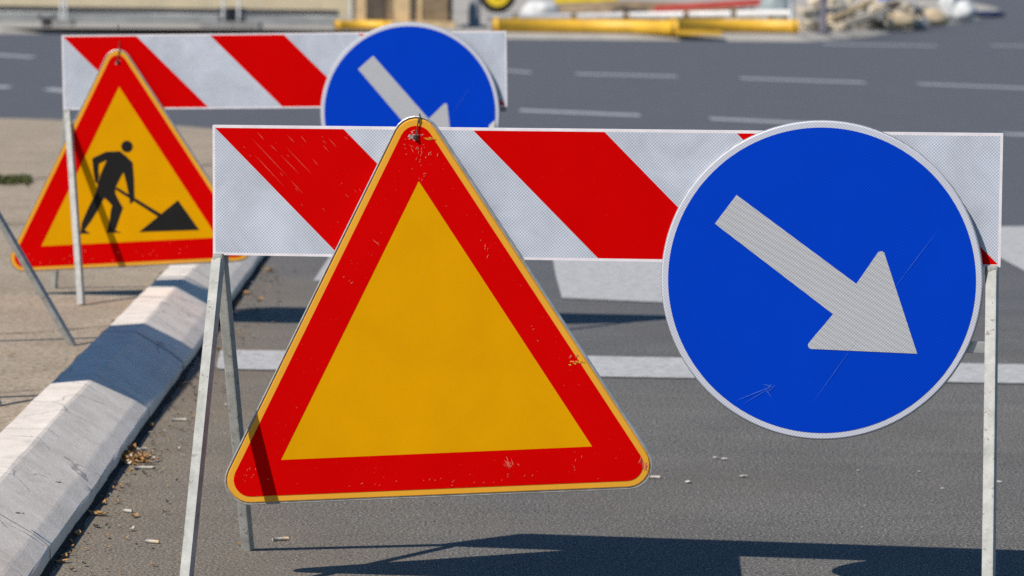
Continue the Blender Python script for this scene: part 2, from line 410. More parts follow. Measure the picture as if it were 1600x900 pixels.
# ------------------------------------------------------------------ barriers
TH = .018
def tilt(s, t, r):                                   # board coordinates -> local x,z with the board's small roll
    return s * math.cos(r) - t * math.sin(r), s * math.sin(r) + t * math.cos(r)
def make_board(ztop, r, W=1.5, H=.25, scratches=False):
    bm = bmesh.new(); e = .005; hw = W / 2
    def q(s, t, n=0.0):
        x, z = tilt(s, t, r)
        bend = 0
        return (x, -n + bend, z + ztop)
    def strip(poly, mi):                             # cut polygons finely along s so that the sheet can be slightly wavy
        face(bm, [q(*p) for p in poly], mi)
    s0, k = -hw + e, W / 6; hh = H - 2 * e; tt, tb = -e, -H + e
    strip([(s0, tt), (s0, tb), (s0 + hh, tb)], 0)
    for i in range(3):
        a = s0 + 2 * i * k
        strip([(a, tt), (a + hh, tb), (a + hh + k, tb), (a + k, tt)], 1)
        b = a + k
        if i < 2: strip([(b, tt), (b + hh, tb), (b + hh + k, tb), (b + k, tt)], 0)
    xr = s0 + 5 * k
    strip([(xr, tt), (xr + hh, tb), (hw - e, tb), (hw - e, tt)], 0)
    for poly in ([(-hw, 0), (hw, 0), (hw - e, tt), (-hw + e, tt)], [(-hw, -H), (-hw + e, tb), (hw - e, tb), (hw, -H)],
                 [(-hw, 0), (-hw + e, tt), (-hw + e, tb), (-hw, -H)], [(hw, 0), (hw, -H), (hw - e, tb), (hw - e, tt)]):
        strip(poly, 2)
    fr = [(-hw, 0), (hw, 0), (hw, -H), (-hw, -H)]
    for i in range(4):
        a, b = fr[i], fr[(i + 1) % 4]
        face(bm, [q(*a), q(*b), q(*b, n=-TH), q(*a, n=-TH)], 2 if i == 0 else 3)
    face(bm, [q(*a, n=-TH) for a in fr], 3)
    bmesh.ops.remove_doubles(bm, verts=bm.verts, dist=1e-5)
    bmesh.ops.recalc_face_normals(bm, faces=bm.faces)
    if scratches:
        r2 = random.Random(3)
        def sc(s1, t1, s2, t2, w):
            A, B = Vector((s1, t1)), Vector((s2, t2)); d = (B - A).normalized(); nn = Vector((-d.y, d.x)) * w; m_ = A.lerp(B, r2.uniform(.3, .7))
            pts = [A, m_ - nn, B, m_ + nn]
            if any(p.y < tb or p.y > tt or not (s0 - p.y < p.x < s0 + k - p.y - e) for p in pts): return
            face(bm, [q(p.x, p.y, .0012) for p in pts], 4)
        for u1, v1, u2, v2 in [(402, 245, 451, 297), (395, 217, 458, 282), (459, 284, 480, 306), (443, 244, 474, 275), (452, 232, 494, 275), (512, 229, 522, 240), (427, 229, 440, 241), (453, 212, 467, 226), (466, 203, 473, 210),
                                (476, 214, 486, 226), (383, 203, 391, 210), (495, 250, 505, 262), (405, 208, 418, 222), (520, 217, 535, 233)]:
            sc((u1 - 334) / 825 - .75, -(v1 - 199) / 825, (u2 - 334) / 825 - .75, -(v2 - 199) / 825, .0006)
        for i in range(26):
            s1 = r2.uniform(-.70, -.46); t1 = r2.uniform(-.235, -.01); L = r2.uniform(.003, .014); a_ = math.radians(-46 + r2.uniform(-6, 6))
            sc(s1, t1, s1 + L * math.cos(a_), t1 + L * math.sin(a_), r2.uniform(.0003, .0006))
    return bm
BM_ = [M['white'], M['red'], M['edgew'], M['alu'], M['scr_red']]
def barrier(name, loc, yaw, ztop, r, legs, label, W=1.5, scratches=False):
    root = empty('striped_barrier', loc, (0, 0, -yaw), label=label, cat='barrier', group='striped roadworks barriers on A-frame legs')
    obj('board', make_board(ztop, r, W, scratches=scratches), BM_, root)
    zb = ztop - .25
    for top, foot in legs:
        bm = bmesh.new(); bar(bm, top, foot, .0215, .0175, Vector((math.cos(.36), math.sin(-.36), 0)), bev=.003)
        d = (Vector(top) - Vector(foot)).normalized()
        # rounded, pinched head where the pair meets
        box(bm, Vector(top) + Vector((0, 0, .004)), (.020, .017, .016), .005)
        obj('leg', bm, M['leg'], root)
    for s in (-1, 1):
        x = s * (W / 2 - .013); _, zz = tilt(x, 0, r)
        bm = bmesh.new(); box(bm, (x, TH + .010, zb + zz + .10), (.026, .014, .236), .003)
        obj('upright', bm, M['leg'], root)
    return root
def std_legs(ztop, r, spr, W=1.5, ins=.013, zf=0.0):
    out = []
    for s in (-1, 1):
        x = s * (W / 2 - ins); _, zz = tilt(x, 0, r); zt = ztop - .25 + zz - .008
        for sg in (-1, 1):
            out.append(((x, TH * .55 + sg * .013, zt), (x + (.022 if s > 0 and sg > 0 else 0), sg * spr, zf)))
    return out
Y1, R1, Z1, B1 = .119, .0081, .88504, Vector((.16569, 5.80775, 0))
barrier('b1', B1, Y1, Z1, R1, std_legs(Z1, R1, .291), 'striped barrier nearest the camera, blank yellow triangle hung in front of it', scratches=True)
Y2, R2, B2 = .0917, .024, Vector((-.77672, 10.27475, 0)); Z2 = .9854
b2inv = Matrix.Rotation(Y2, 4, 'Z') @ Matrix.Translation(-B2)
loc2 = lambda x, yy, z: tuple(b2inv @ Vector((x, yy, z)))
zl = Z2 - .25 + tilt(-.737, 0, R2)[1] - .008; zr = Z2 - .25 + tilt(.737, 0, R2)[1] - .008
legs2 = [((-.728, .0, zl), loc2(-1.413, 10.03, PZ)), ((-.737, .024, zl), loc2(-1.587, 10.586, PZ)),
         ((.712, .0, zr), (.70, -.28, 0)), ((.712, .024, zr), (.70, .30, 0))]
barrier('b2', B2, Y2, Z2, R2, legs2, 'striped barrier further back, half on the pavement, with the digging worker triangle')
Y3 = math.radians(-90); B3 = Vector((-1.615, 8.12, PZ)); Z3 = .885
legs3 = [((.655, .0, Z3 - .258), (.79, -.335, 0)), ((.655, .024, Z3 - .258), (.70, .33, 0)),
         ((-.655, .0, Z3 - .258), (-.51, -.335, 0)), ((-.655, .024, Z3 - .258), (-.60, .33, 0))]
barrier('b3', B3, Y3, Z3, 0.0, legs3, 'barrier along the kerb at the left border, only a slanting leg in view', W=1.34)

# ------------------------------------------------------------------ triangular signs
def tri_pts(side, r, n=9):                           # rounded equilateral triangle, apex up, centred
    Rv = side / math.sqrt(3); pts = []
    for k in range(3):
        a = math.radians(90 + 120 * k); c = Vector((math.cos(a), math.sin(a))) * (Rv - 2 * r)
        for i in range(n):
            b = a + math.radians(-60 + 120 * i / (n - 1)); pts.append((c.x + r * math.cos(b), c.y + r * math.sin(b)))
    return pts
def loops(bm, loops3, mis):
    rings = [[bm.verts.new(p) for p in lp] for lp in loops3]
    for (A, B), mi in zip(zip(rings, rings[1:]), mis):
        n = len(A)
        for i in range(n):
            f = bm.faces.new((A[i], A[(i + 1) % n], B[(i + 1) % n], B[i])); f.material_index = mi
    return rings
WORK = {'body': [(-0.0617, 0.1324), (-0.011, 0.1319), (0.0117, 0.1118), (0.03, 0.0915), (0.0307, 0.031), (0.0277, -0.0362), (0.0198, -0.0421), (0.0109, -0.0469), (0.0109, -0.0311), (0.0039, 0.0218), (-0.0036, 0.0611), (-0.0203, 0.0346), (-0.0355, 0.008), (-0.0357, -0.0104), (-0.0251, -0.0346), (-0.0129, -0.0589), (-0.0294, -0.0966), (-0.0442, -0.1328), (-0.0359, -0.1374), (-0.0234, -0.1417), (-0.0747, -0.1403), (-0.0629, -0.1013), (-0.0555, -0.0647), (-0.0502, -0.0492), (-0.061, -0.0355), (-0.075, -0.0216), (-0.0963, -0.0574), (-0.1259, -0.0982), (-0.1493, -0.1261), (-0.1304, -0.1402), (-0.1647, -0.1385), (-0.1578, -0.1019), (-0.1306, -0.0504), (-0.1003, 0.0007), (-0.0942, 0.0268), (-0.0829, 0.0578), (-0.0583, 0.1049)],
        'arm': [(-0.0601, 0.1323), (-0.1075, 0.1127), (-0.1062, 0.0695), (-0.1033, 0.0335), (-0.0952, 0.0268), (-0.0881, 0.0528), (-0.0888, 0.0739), (-0.0852, 0.0937), (-0.0566, 0.1059)],
        'shaft': [(-0.0368, 0.006), (-0.0299, 0.012), (0.1141, -0.0847), (0.107, -0.0959)],
        'pile': [(0.1756, -0.042), (0.2412, -0.1452), (0.037, -0.142)]}
def tri_sign(base, yaw, c, rot, off, zt, roll_b, label, worker=False):
    # c is the sign's centre on the barrier board (s,t); rot its lean in the plane
    x, z = tilt(c[0], c[1], roll_b)
    loc = base + Matrix.Rotation(-yaw, 3, 'Z') @ Vector((x, -off, z + zt))
    root = empty('triangle_sign', loc, (math.radians(-.6), -(rot + roll_b), -yaw), label=label, cat='road sign')
    bm = bmesh.new()
    O = tri_pts(.884, .043); I = tri_pts(.884 - .0035 * 3.464, .041)
    tp = lambda g, r_, n_: [(x_, n_, z_) for x_, z_ in tri_pts(.884 + g * 3.464, r_)]
    lp = [tp(.001, .044, .0125), tp(.0045, .047, .0115), tp(.0045, .047, .0012), tp(.0028, .0455, .0004), tp(.0014, .0445, .0035), tp(.0, .043, .0030), tp(-.0018, .042, 0)]
    rg = loops(bm, lp, [0, 0, 0, 0, 0, 1]); bm.faces.new(rg[-1]).material_index = 2; bm.faces.new(rg[0][::-1]).material_index = 0
    bmesh.ops.recalc_face_normals(bm, faces=bm.faces)
    obj('plate', bm, [M['alu'], M['yedge'], M['yedge']], root)
    # red border: rounded outside, sharp inside; the yellow field lies inside it
    bm = bmesh.new(); out = tri_pts(.884 - .0125 * 3.464, .032); Rv = .6032 / math.sqrt(3)
    inn = [(Rv * math.cos(math.radians(90 + 120 * k)), Rv * math.sin(math.radians(90 + 120 * k))) for k in range(3)]
    ov = [bm.verts.new((s, -.0008, t)) for s, t in out]; iv = [bm.verts.new((s, -.0008, t)) for s, t in inn]
    n = 9
    for i in range(27):
        j = (i + 1) % 27; a, b = iv[i // n], iv[j // n]
        bm.faces.new((ov[i], ov[j], a) if a is b else (ov[i], ov[j], b, a)).material_index = 0
    r2 = random.Random(11 if worker else 5)
    def sliver(cx_, cz_, ang, Ls, w, mi):
        d = Vector((math.cos(ang), math.sin(ang))); nn = Vector((-d.y, d.x)) * w; c = Vector((cx_, cz_))
        m_ = r2.uniform(-.3, .3) * Ls
        pts = [c - d * Ls / 2, c + d * m_ - nn * r2.uniform(.5, 1.2), c + d * Ls / 2, c + d * (m_ + .1 * Ls) + nn * r2.uniform(.5, 1.2)]
        face(bm, [(p.x, -.0016, p.y) for p in pts], mi)
    if not worker:
        for cx_, cz_, sx, sz, k, ang, Ls, w_ in [(.0, .436, .016, .006, 9, 10, .010, .0007), (-.012, .418, .012, .010, 8, -40, .008, .0006), (.012, .400, .020, .014, 18, 60, .0055, .0007), (.01, .365, .018, .02, 8, 60, .004, .0006),
                                             (.139, -.200, .010, .011, 13, -60, .014, .0006), (.400, -.220, .008, .016, 16, 78, .014, .0007), (.27, -.20, .03, .02, 5, 70, .004, .0006),
                                             (.04, -.228, .22, .012, 22, 30, .0035, .0006), (.275, -.004, .012, .010, 6, 50, .008, .0009), (-.088, .236, .007, .007, 2, -30, .014, .0007),
                                             (.12, .217, .006, .018, 6, 70, .006, .0007), (-.36, -.20, .02, .02, 9, 60, .005, .0006), (-.147, .163, .015, .02, 3, 40, .006, .0005), (.2, .06, .015, .05, 4, 40, .004, .0005)]:
            for _ in range(k):
                sliver(cx_ + r2.gauss(0, sx * .55), cz_ + r2.gauss(0, sz * .55), math.radians(ang + r2.uniform(-25, 25)), Ls * r2.uniform(.4, 1.4), w_ * r2.uniform(.7, 1.6), 1)
        for k in range(12): sliver(-.005 + r2.gauss(0, .007), .433 + r2.gauss(0, .0035), math.radians(r2.uniform(-30, 35)), r2.uniform(.004, .012), r2.uniform(.001, .0024), 2)
        for k in range(6): sliver(.028 + r2.gauss(0, .006), .428 + r2.gauss(0, .0015), math.radians(-16), r2.uniform(.007, .014), r2.uniform(.0008, .0017), 3)
        for k in range(12): sliver(.283 + r2.gauss(0, .011), -.011 + r2.gauss(0, .004) - .0, math.radians(r2.uniform(-70, 10)), r2.uniform(.003, .008), r2.uniform(.0008, .002), 3)
    else:
        for k in range(26): sliver(r2.uniform(-.36, .36), -.215 + r2.gauss(0, .012), r2.uniform(0, 3), r2.uniform(.004, .012), .0008, 1)
        for k in range(4): sliver(r2.gauss(0, .005), .43 + r2.gauss(0, .006), r2.uniform(0, 3), .008, .0015, 2)
    for f in bm.faces:
        f.normal_update()
        if f.normal.y > 0: f.normal_flip()
    obj('red_border', bm, [M['tred'], M['scratch'], M['bare'], M['yedge']], root)
    bm = bmesh.new(); face(bm, [(s, -.0005, t) for s, t in inn])
    for f in bm.faces:
        f.normal_update()
        if f.normal.y > 0: f.normal_flip()
    obj('yellow_field', bm, M['yellow'], root)
    if worker:
        bm = bmesh.new()
        for i, k in enumerate(('body', 'arm', 'shaft', 'pile')): prism(bm, WORK[k], .0004, .0010 + .0002 * i)
        prism(bm, [(.0140 + .0197 * math.cos(a * math.pi / 12), .1464 + .0197 * math.sin(a * math.pi / 12)) for a in range(24)], .0004, .0012)
        bmesh.ops.recalc_face_normals(bm, faces=bm.faces)
        obj('worker_symbol', bm, M['black'], root)
    # bolt in the hanging hole and the tie wire over the board
    bm = bmesh.new(); tube(bm, [(0, -.0006, .4315), (0, -.005, .4315)], .0052, 8); tube(bm, [(0, -.005, .4315), (0, -.0085, .4315)], .0026, 8)
    obj('hanging_bolt', bm, M['wire'], root)
    bm = bmesh.new(); top = .4655 if not worker else .50
    tube(bm, [(.0015, -.006, .433), (.004, -.005, .447), (.0065, -.004, .461), (.0075, .003, .4705), (.008, .016, .473 if not worker else .50), (.006, off + .004, .475 if not worker else .556)], .0013, 6)
    tube(bm, [(.0065, -.0035, .4585), (.0085, -.0045, .466), (.0105, .002, .471)], .0016, 6)
    obj('tie_wire', bm, M['wire'], root)
    return root
tri_sign(B1, Y1, (-.3241, -.4488), math.radians(3.8), .020, Z1, R1, 'big blank yellow triangle sign with scratched red border, in the foreground')
tri_sign(B2, Y2, (-.5384, -.5208), math.radians(2.6), .020, Z2, R2, 'triangle sign with a black digging worker symbol, above the pavement', worker=True)

# ------------------------------------------------------------------ round arrow signs
def round_sign(base, yaw, c, off, zt, roll_b, ang, label):
    x, z = tilt(c[0], c[1], roll_b)
    loc = base + Matrix.Rotation(-yaw, 3, 'Z') @ Vector((x, -off, z + zt))
    root = empty('round_sign', loc, (0, -roll_b, -yaw - math.radians(2.0)), label=label, cat='road sign', group='round blue arrow signs')
    N = 128; C = lambda r, n: [(r * math.cos(2 * math.pi * i / N), n, r * math.sin(2 * math.pi * i / N)) for i in range(N)]
    bm = bmesh.new()
    rg = loops(bm, [C(.2990, .0105), C(.3017, .0098), C(.3020, .0050), C(.3005, .0016), C(.2980, .0)], [0, 0, 0, 1])
    bm.faces.new(rg[-1]).material_index = 1; bm.faces.new(rg[0][::-1]).material_index = 0
    bmesh.ops.recalc_face_normals(bm, faces=bm.faces)
    for f in bm.faces: f.smooth = len(f.verts) == 4
    obj('plate', bm, [M['alu'], M['ringw']], root)
    bm = bmesh.new(); face(bm, C(.2880, -.0006))
    r2 = random.Random(2)
    def hair(a, b, w, mi=1):
        a, b = Vector(a), Vector(b); d = (b - a).normalized(); nn = Vector((-d.y, d.x)) * w
        m_ = a.lerp(b, .5)
        face(bm, [(p.x, -.0018, p.y) for p in (a, m_ - nn, b, m_ + nn)], mi)
    hair((.22, .105), (.128, -.024), .0004); hair((.0735, -.104), (-.015, -.236), .0004)
    for k in range(7): hair((-.10 + r2.gauss(0, .004), -.205 + r2.gauss(0, .005)), (-.085 + r2.gauss(0, .006), -.199 + r2.gauss(0, .008)), .0007)
    hair((-.16, -.232), (-.085, -.200), .0007); hair((-.145, -.238), (-.09, -.203), .0005)
    for f in bm.faces:
        f.normal_update()
        if f.normal.y > 0: f.normal_flip()
    obj('blue_face', bm, [M['blue'], M['scratch2']], root)
    # arrow: straight shaft, head with slightly rounded barbs
    a = [(-.2235, .034), (.0545, .036)]
    def arc(cx_, cy_, r, a0, a1, n=5): return [(cx_ + r * math.cos(math.radians(a0 + (a1 - a0) * i / (n - 1))), cy_ + r * math.sin(math.radians(a0 + (a1 - a0) * i / (n - 1)))) for i in range(n)]
    up = [(-.2235, .034), (.0560, .036)] + arc(.0600, .107, .0075, 175, 33) + [(.2255, 0)]
    poly = up + [(x_, -y_) for x_, y_ in up[-2::-1]]
    ca, sa = math.cos(ang), math.sin(ang)
    bm = bmesh.new(); prism(bm, [(x_ * ca - y_ * sa, x_ * sa + y_ * ca) for x_, y_ in poly], .0008, .0014)
    bmesh.ops.recalc_face_normals(bm, faces=bm.faces)
    obj('arrow_symbol', bm, M['arrow'], root)
    # clamp bars on the back that hold the disc to the barrier
    bm = bmesh.new()
    for zz, hl in ((-.05, .25), (-.120, .318)): box(bm, ((hl - .26), .0128 if zz > -.2 else .03, zz), (hl * 2 - .1, .004, .022), .0012)
    obj('mounting_bracket', bm, M['alu'], root)
    return root
M['scratch2'] = plain('pale_blue_scratch', (.05, .14, .56), .6, .2, var=.3, scale=60, obj=True)
round_sign(B1, Y1, (.4165, -.2797), .0155, Z1, R1, math.radians(-36.2), 'large blue disc in the foreground, white arrow wholly visible pointing down right')
round_sign(B2, Y2, (.4256, -.2690), .0155, Z2, R2, math.radians(-50.7 + 1.4), 'blue arrow disc on the rear barrier, lower part hidden by the nearest barrier')

# ------------------------------------------------------------------ litter
def flake(bm, c, L, W, ang, mi, r2, curl=.35):
    d = Vector((math.cos(ang), math.sin(ang), 0)); s = Vector((-d.y, d.x, 0)); up = Vector((0, 0, 1)); k = 5
    rows = []
    for i in range(k + 1):
        t = i / k; w = W * math.sin(math.pi * (.08 + .86 * t)) * r2.uniform(.75, 1.15); h = abs(t - .5) ** 2 * curl * L * 2 + .002 + r2.uniform(0, .003)
        p = c + d * (t - .5) * L + up * h
        rows.append((bm.verts.new(p + s * w / 2 + up * w * curl * r2.uniform(.2, .7)), bm.verts.new(p), bm.verts.new(p - s * w / 2 + up * w * curl * r2.uniform(.2, .7))))
    for A, B in zip(rows, rows[1:]):
        for j in (0, 1):
            f = bm.faces.new((A[j], A[j + 1], B[j + 1], B[j])); f.material_index = mi
def leaf(c, L, ang, m, label, group=None, curl=.35):
    r2 = random.Random(int(c.x * 9999) ^ int(c.y * 777))
    bm = bmesh.new(); flake(bm, Vector((0, 0, 0)), L, L * .45, ang, 0, r2, curl)
    o = obj('dry_leaf', bm, m, label=label, cat='leaf', group=group); o.location = c; return o
r2 = random.Random(21)
bm = bmesh.new()
for i in range(120):
    t = r2.random(); c = G(188 + 46 * t + r2.gauss(0, 5), 722 + r2.gauss(0, 7.5), 0); c.z = .001 + r2.random() * .014 * (1 - abs(t - .4))
    flake(bm, c, r2.uniform(.008, .026), r2.uniform(.005, .012), r2.uniform(0, 6.3), 0 if r2.random() > .10 else (1 if r2.random() > .5 else 2), r2, .6)
obj('leaf_pile', bm, [M['leaf'], M['butt'], M['leafd']], label='small heap of crumbled orange leaves in the gutter beside the kerb', category='leaf litter', kind='stuff')
bm = bmesh.new()
for i in range(420):                                 # crumbs along the whole gutter
    yy = r2.uniform(5.4, 12.5); c = Vector((kx(yy) + abs(r2.gauss(0, .07)) + .012, yy, .001))
    if r2.random() < .35 and yy < 6.4: c.x += r2.uniform(0, .1)
    flake(bm, c, r2.uniform(.005, .020), r2.uniform(.003, .009), r2.uniform(0, 6.3), r2.choice((0, 0, 2, 2, 2)) if r2.random() < .9 else 1, r2, .5)
obj('gutter_litter', bm, [M['leaf'], M['butt'], M['leafd']], label='leaf crumbs and bits scattered along the gutter', category='leaf litter', kind='stuff')
gl = 'dry leaf fragments lying in the gutter'
for i, (u, v, L) in enumerate([(235, 668, .035), (160, 789, .03), (150, 806, .04), (160, 806, .035), (210, 809, .03), (120, 838, .035), (100, 872, .03), (280, 603, .04), (178, 765, .02), (345, 548, .05),
                               (405, 470, .05), (385, 460, .045), (420, 425, .06), (110, 850, .03), (95, 880, .035)]):
    leaf(G(u, v, 0), L, r2.uniform(0, 6), M['leaf'], 'crisp orange dry leaf lying at the foot of the kerb', gl)
leaf(G(377, 853, 0), .028, .4, M['leaf'], 'orange leaf caught against the rear foot of the nearest barrier')
leaf(G(16, 558, PZ), .03, .2, M['leaf'], 'lone yellow leaf on the bare pavement, left of the kerb')
leaf(G(93, 757, .10), .026, -.7, M['leafd'], 'small dark leaf on the kerb slope, upper of two', curl=.1)
leaf(G(31, 805, .10), .024, -.6, M['leafd'], 'small dark leaf on the kerb slope, lower of two', curl=.1)
def butt(c, ang, L=.032, filt=True, label=None, group=None):
    d = Vector((math.cos(ang), math.sin(ang), 0)); bm = bmesh.new()
    tube(bm, [-d * L / 2, -d * L * .1, d * L * .12, d * L / 2], [.0036, .0039, .0038, .0034], 8)
    for f in bm.faces:
        if filt and f.calc_center_median().dot(d) > L * .1: f.material_index = 1
    o = obj('cigarette_butt', bm, [M['butt'], M['filt']], label=label, cat='cigarette butt', group=group); o.location = c + Vector((0, 0, .004)); return o
butt(G(279, 658), .25, .04, False, 'white cigarette butt on asphalt between kerb and front leg')
butt(G(223, 704), .8, .02, False, 'short pale butt just above the leaf heap')
butt(G(200, 801), -.5, .022, False, 'butt beside an orange leaf, below the leaf heap')
butt(G(238, 849), -.3, .030, True, 'brownish butt left of the nearest barrier front leg, low in the photo')
butt(G(438, 845), .5, .036, True, 'butt on asphalt right of the rear foot of the nearest barrier')
butt(G(1019, 748), .05, .036, False, 'white butt at the right tip of the blank triangle')
butt(G(225, 733), .1, .045, False, 'white paper stub at the front of the leaf heap')
bm = bmesh.new()
for u, v, L in [(1075, 755, .022), (1131, 719, .02), (1161, 746, .022), (1341, 736, .012), (1436, 738, .014), (1352, 791, .009), (1347, 825, .01), (1117, 717, .02), (1473, 764, .01), (1560, 754, .015)] + \
        [(r2.uniform(330, 1600), r2.uniform(600, 895), r2.uniform(.002, .005)) for _ in range(80)] + [(r2.uniform(100, 420), r2.uniform(560, 895), r2.uniform(.002, .005)) for _ in range(60)]:
    c = G(u, v)
    if c.x < kx(c.y) + .03: continue
    b = bmesh.new(); bmesh.ops.create_icosphere(b, subdivisions=1, radius=L * .36)
    for vv in b.verts: vv.co *= r2.uniform(.6, 1.2); vv.co.z *= .35; vv.co.x *= 1.5
    bmesh.ops.rotate(b, cent=(0, 0, 0), matrix=Matrix.Rotation(r2.uniform(-.6, .6), 3, 'Z'), verts=b.verts)
    bmesh.ops.translate(b, vec=c + Vector((0, 0, L * .2)), verts=b.verts); add(bm, b)
obj('road_grit', bm, M['grit'], label='pale grit and stone chips scattered over the asphalt', category='grit', kind='stuff')
bm = bmesh.new()
for i in range(260):
    c = G(r2.uniform(-40, 46) , 285 + r2.gauss(0, 2.5), PZ); flake(bm, c, r2.uniform(.02, .07), .02, r2.uniform(0, 6.3), 0, r2, 1.0)
obj('moss', bm, M['moss'], label='low green weeds growing in the pavement joint', category='weeds', kind='stuff')

# ------------------------------------------------------------------ the building site across the junction
SZ = .12
edge = [(-120, 60.5), (-11, 65.7), (-5.9, 68.6), (-.35, 67.6), (6.2, 69.2), (8.2, 76.5), (10.2, 86.5), (13.2, 101), (19.7, 134), (33, 213), (60, 420)]
bm = bmesh.new(); top = [bm.verts.new((x, yy, SZ)) for x, yy in edge]; bot = [bm.verts.new((x + (.45 if x > 6 else .1), yy - .3, -.02)) for x, yy in edge]
for i in range(len(edge) - 1): bm.faces.new((bot[i], bot[i + 1], top[i + 1], top[i]))
back = [bm.verts.new((60, 700, SZ)), bm.verts.new((-120, 700, SZ))]
bm.faces.new(top + back); bmesh.ops.triangulate(bm, faces=[f for f in bm.faces if len(f.verts) > 4]); bmesh.ops.recalc_face_normals(bm, faces=bm.faces)
for f in bm.faces:
    if abs(f.normal.z) > .5 and f.normal.z < 0: f.normal_flip()
obj('far_pavement', bm, M['fslab'], kind='structure')
# low concrete wall with a plain dark strip on top, hoarding behind it
A, B = P(-60, 37, 75), P(560, 37, 75)
wl = empty('low_concrete_wall', (0, 75, SZ), label='low grey concrete wall behind the mesh fence, dark strip on top', cat='wall')
bm = bmesh.new(); box(bm, (-9.9, 0, .125), (11.2, .25, .25), .01); obj('wall_body', bm, M['cwall'], wl)
bm = bmesh.new(); box(bm, (-9.9, 0, .321), (11.2, .2, .13), .01); obj('rail', bm, M['dark'], wl)
ho = empty('plywood_hoarding', (0, 77, SZ), label='pale plywood hoarding behind the low wall at the top left', cat='hoarding')
for i in range(6):
    bm = bmesh.new(); box(bm, (-17.4 + 2.44 * i, rng.uniform(-.01, .01), 1.1), (2.42, .02, 2.2), .003); obj('panel', bm, M['ply'], ho)
# mesh fence panels on feet
def fence_panel(x0, x1, yy, label):
    root = empty('mesh_fence_panel', ((x0 + x1) / 2, yy, SZ + .15), label=label, cat='fence', group='mesh fence panels across the junction')
    hw = (x1 - x0) / 2; r = .03
    for s in (-1, 1):
        bm = bmesh.new(); tube(bm, [(s * hw, 0, -.04), (s * hw, 0, 2.0)], r, 10); obj('post', bm, M['steel'], root)
    for zz in (.12, 1.97):
        bm = bmesh.new(); tube(bm, [(-hw, 0, zz), (hw, 0, zz)], .021, 8); obj('rail', bm, M['steel'], root)
    bm = bmesh.new(); k = int(2 * hw / .1)
    for i in range(1, k): tube(bm, [(-hw + i * 2 * hw / k, 0, .12), (-hw + i * 2 * hw / k, 0, 1.97)], .002, 4, cap=False)
    for i in range(1, 8): tube(bm, [(-hw, 0, .12 + i * .23), (hw, 0, .12 + i * .23)], .002, 4, cap=False)
    obj('wire_mesh', bm, M['steel'], root)
YF = 70.5
xs = lambda u: P(u, 30, YF).x
fence_panel(xs(-150), xs(96), YF, 'mesh fence panel cut by the left border')
fence_panel(xs(103), xs(349), YF, 'mesh fence panel between the two fence feet at the top left')
fence_panel(xs(373), xs(548), YF, 'mesh fence panel from the double post towards the timber crate')
def block(u, w, d, h, m, label, y=YF):
    root = bmesh.new(); box(root, (0, 0, h / 2), (w, d, h), .02)
    for s in (-1, 1): tube(root, [(s * .16, 0, h - .02), (s * .16, 0, h + .05)], .05, 8)
    o = obj('fence_foot', root, m, label=label, cat='fence foot', group='feet of the mesh fence'); o.location = (P(u, 40, y).x, y, SZ); return o
block(361, 1.35, .9, .13, M['conc2'], 'wide grey fence foot under the double post')
block(98, .5, .5, .12, M['conc2'], 'grey fence foot under the left fence post')
block(73, .19, .25, .2, M['rubber'], 'small dark fence foot left of the single post', y=68.3)
bm = bmesh.new(); box(bm, (0, 0, .24), (.62, .2, .42), .01)
o = obj('junction_box', bm, M['dark'], label='dark box clamped between the double fence posts', category='box'); o.location = (P(361, 30, YF).x, YF + .25, SZ)

# timber crate of upright boards
yc = 74.5; crate = empty('timber_crate', (P(628, 30, yc).x, yc, SZ), label='crate of upright tan and brown boards above the rear blue disc', cat='crate')
u0 = 628
for a, b, m, dz in [(556, 572, 'tan', 0), (574, 603, 'dbrown', .04), (604, 614, 'brown', .03), (615, 640, 'tan', .05), (641, 649, 'dbrown', .04), (650, 659, 'tan', 0), (661, 700, 'brown', .03)]:
    S = CF / yc; bm = bmesh.new(); box(bm, ((a + b) / 2 / S - u0 / S, -dz, .62), ((b - a) / S, .05, 1.24), .006); obj('board', bm, M[m], crate)
bm = bmesh.new(); box(bm, (.1, .3, -.075), (2.4, 1.3, .15), .01); obj('skid', bm, M['tan'], crate)
crate.location.z += .15
for zz in (.15, 1.1):
    bm = bmesh.new(); box(bm, (0, .12, zz), (2.4, .12, .1), .006); obj('batten', bm, M['brown'], crate)
bm = bmesh.new(); box(bm, (0, .6, .6), (2.4, .75, 1.18), .01); obj('crate_body', bm, M['dbrown'], crate)

def pipe(name, a, b, y0, y1, r, z, m, label, cat, group=None, bands=None, hollow=False):
    A, B = P(a, 40, y0), P(b, 40, y1); A.z = B.z = z
    root = bmesh.new(); tube(root, [A - (A + B) / 2, B - (A + B) / 2], r, 18)
    o = empty(name, (A + B) / 2, label=label, cat=cat, group=group)
    obj('pipe_body', root, m, o)
    for end in (A, B):
        bm = bmesh.new(); d = (B - A).normalized() * (1 if end is B else -1); e = end - (A + B) / 2
        tube(bm, [e - d * .12, e + d * .015], r * 1.05, 18); obj('end_collar', bm, M['ypipe'] if hollow else m, o)
        if hollow:
            bm = bmesh.new(); tube(bm, [e + d * .012, e + d * .022], r * .85, 18); obj('pipe_mouth', bm, M['dark'], o)  # dark disc painted in place of the pipe's shaded hollow
    return o
gp = 'yellow pipes lying on the far kerb'
pipe('yellow_pipe', 523, 610, 69.5, 69.5, .105, SZ + .105, M['ypipe'], 'short yellow pipe left of the rear blue disc', 'pipe', gp)
pipe('yellow_pipe', 770, 1058, 68.6, 68.4, .17, SZ + .145, M['ypipe'], 'thicker yellow pipe lying nearer the road, right of the rear disc', 'pipe', gp)
pipe('yellow_pipe', 1046, 1245, 69.6, 70.2, .155, SZ + .19, M['ypipe'], 'yellow pipe with an open dark end, under the red plank', 'pipe', gp, hollow=True)
bm = bmesh.new(); 
for i in range(2): box(bm, (.5 * i, 0, .045), (.5, .4, .09), .01)
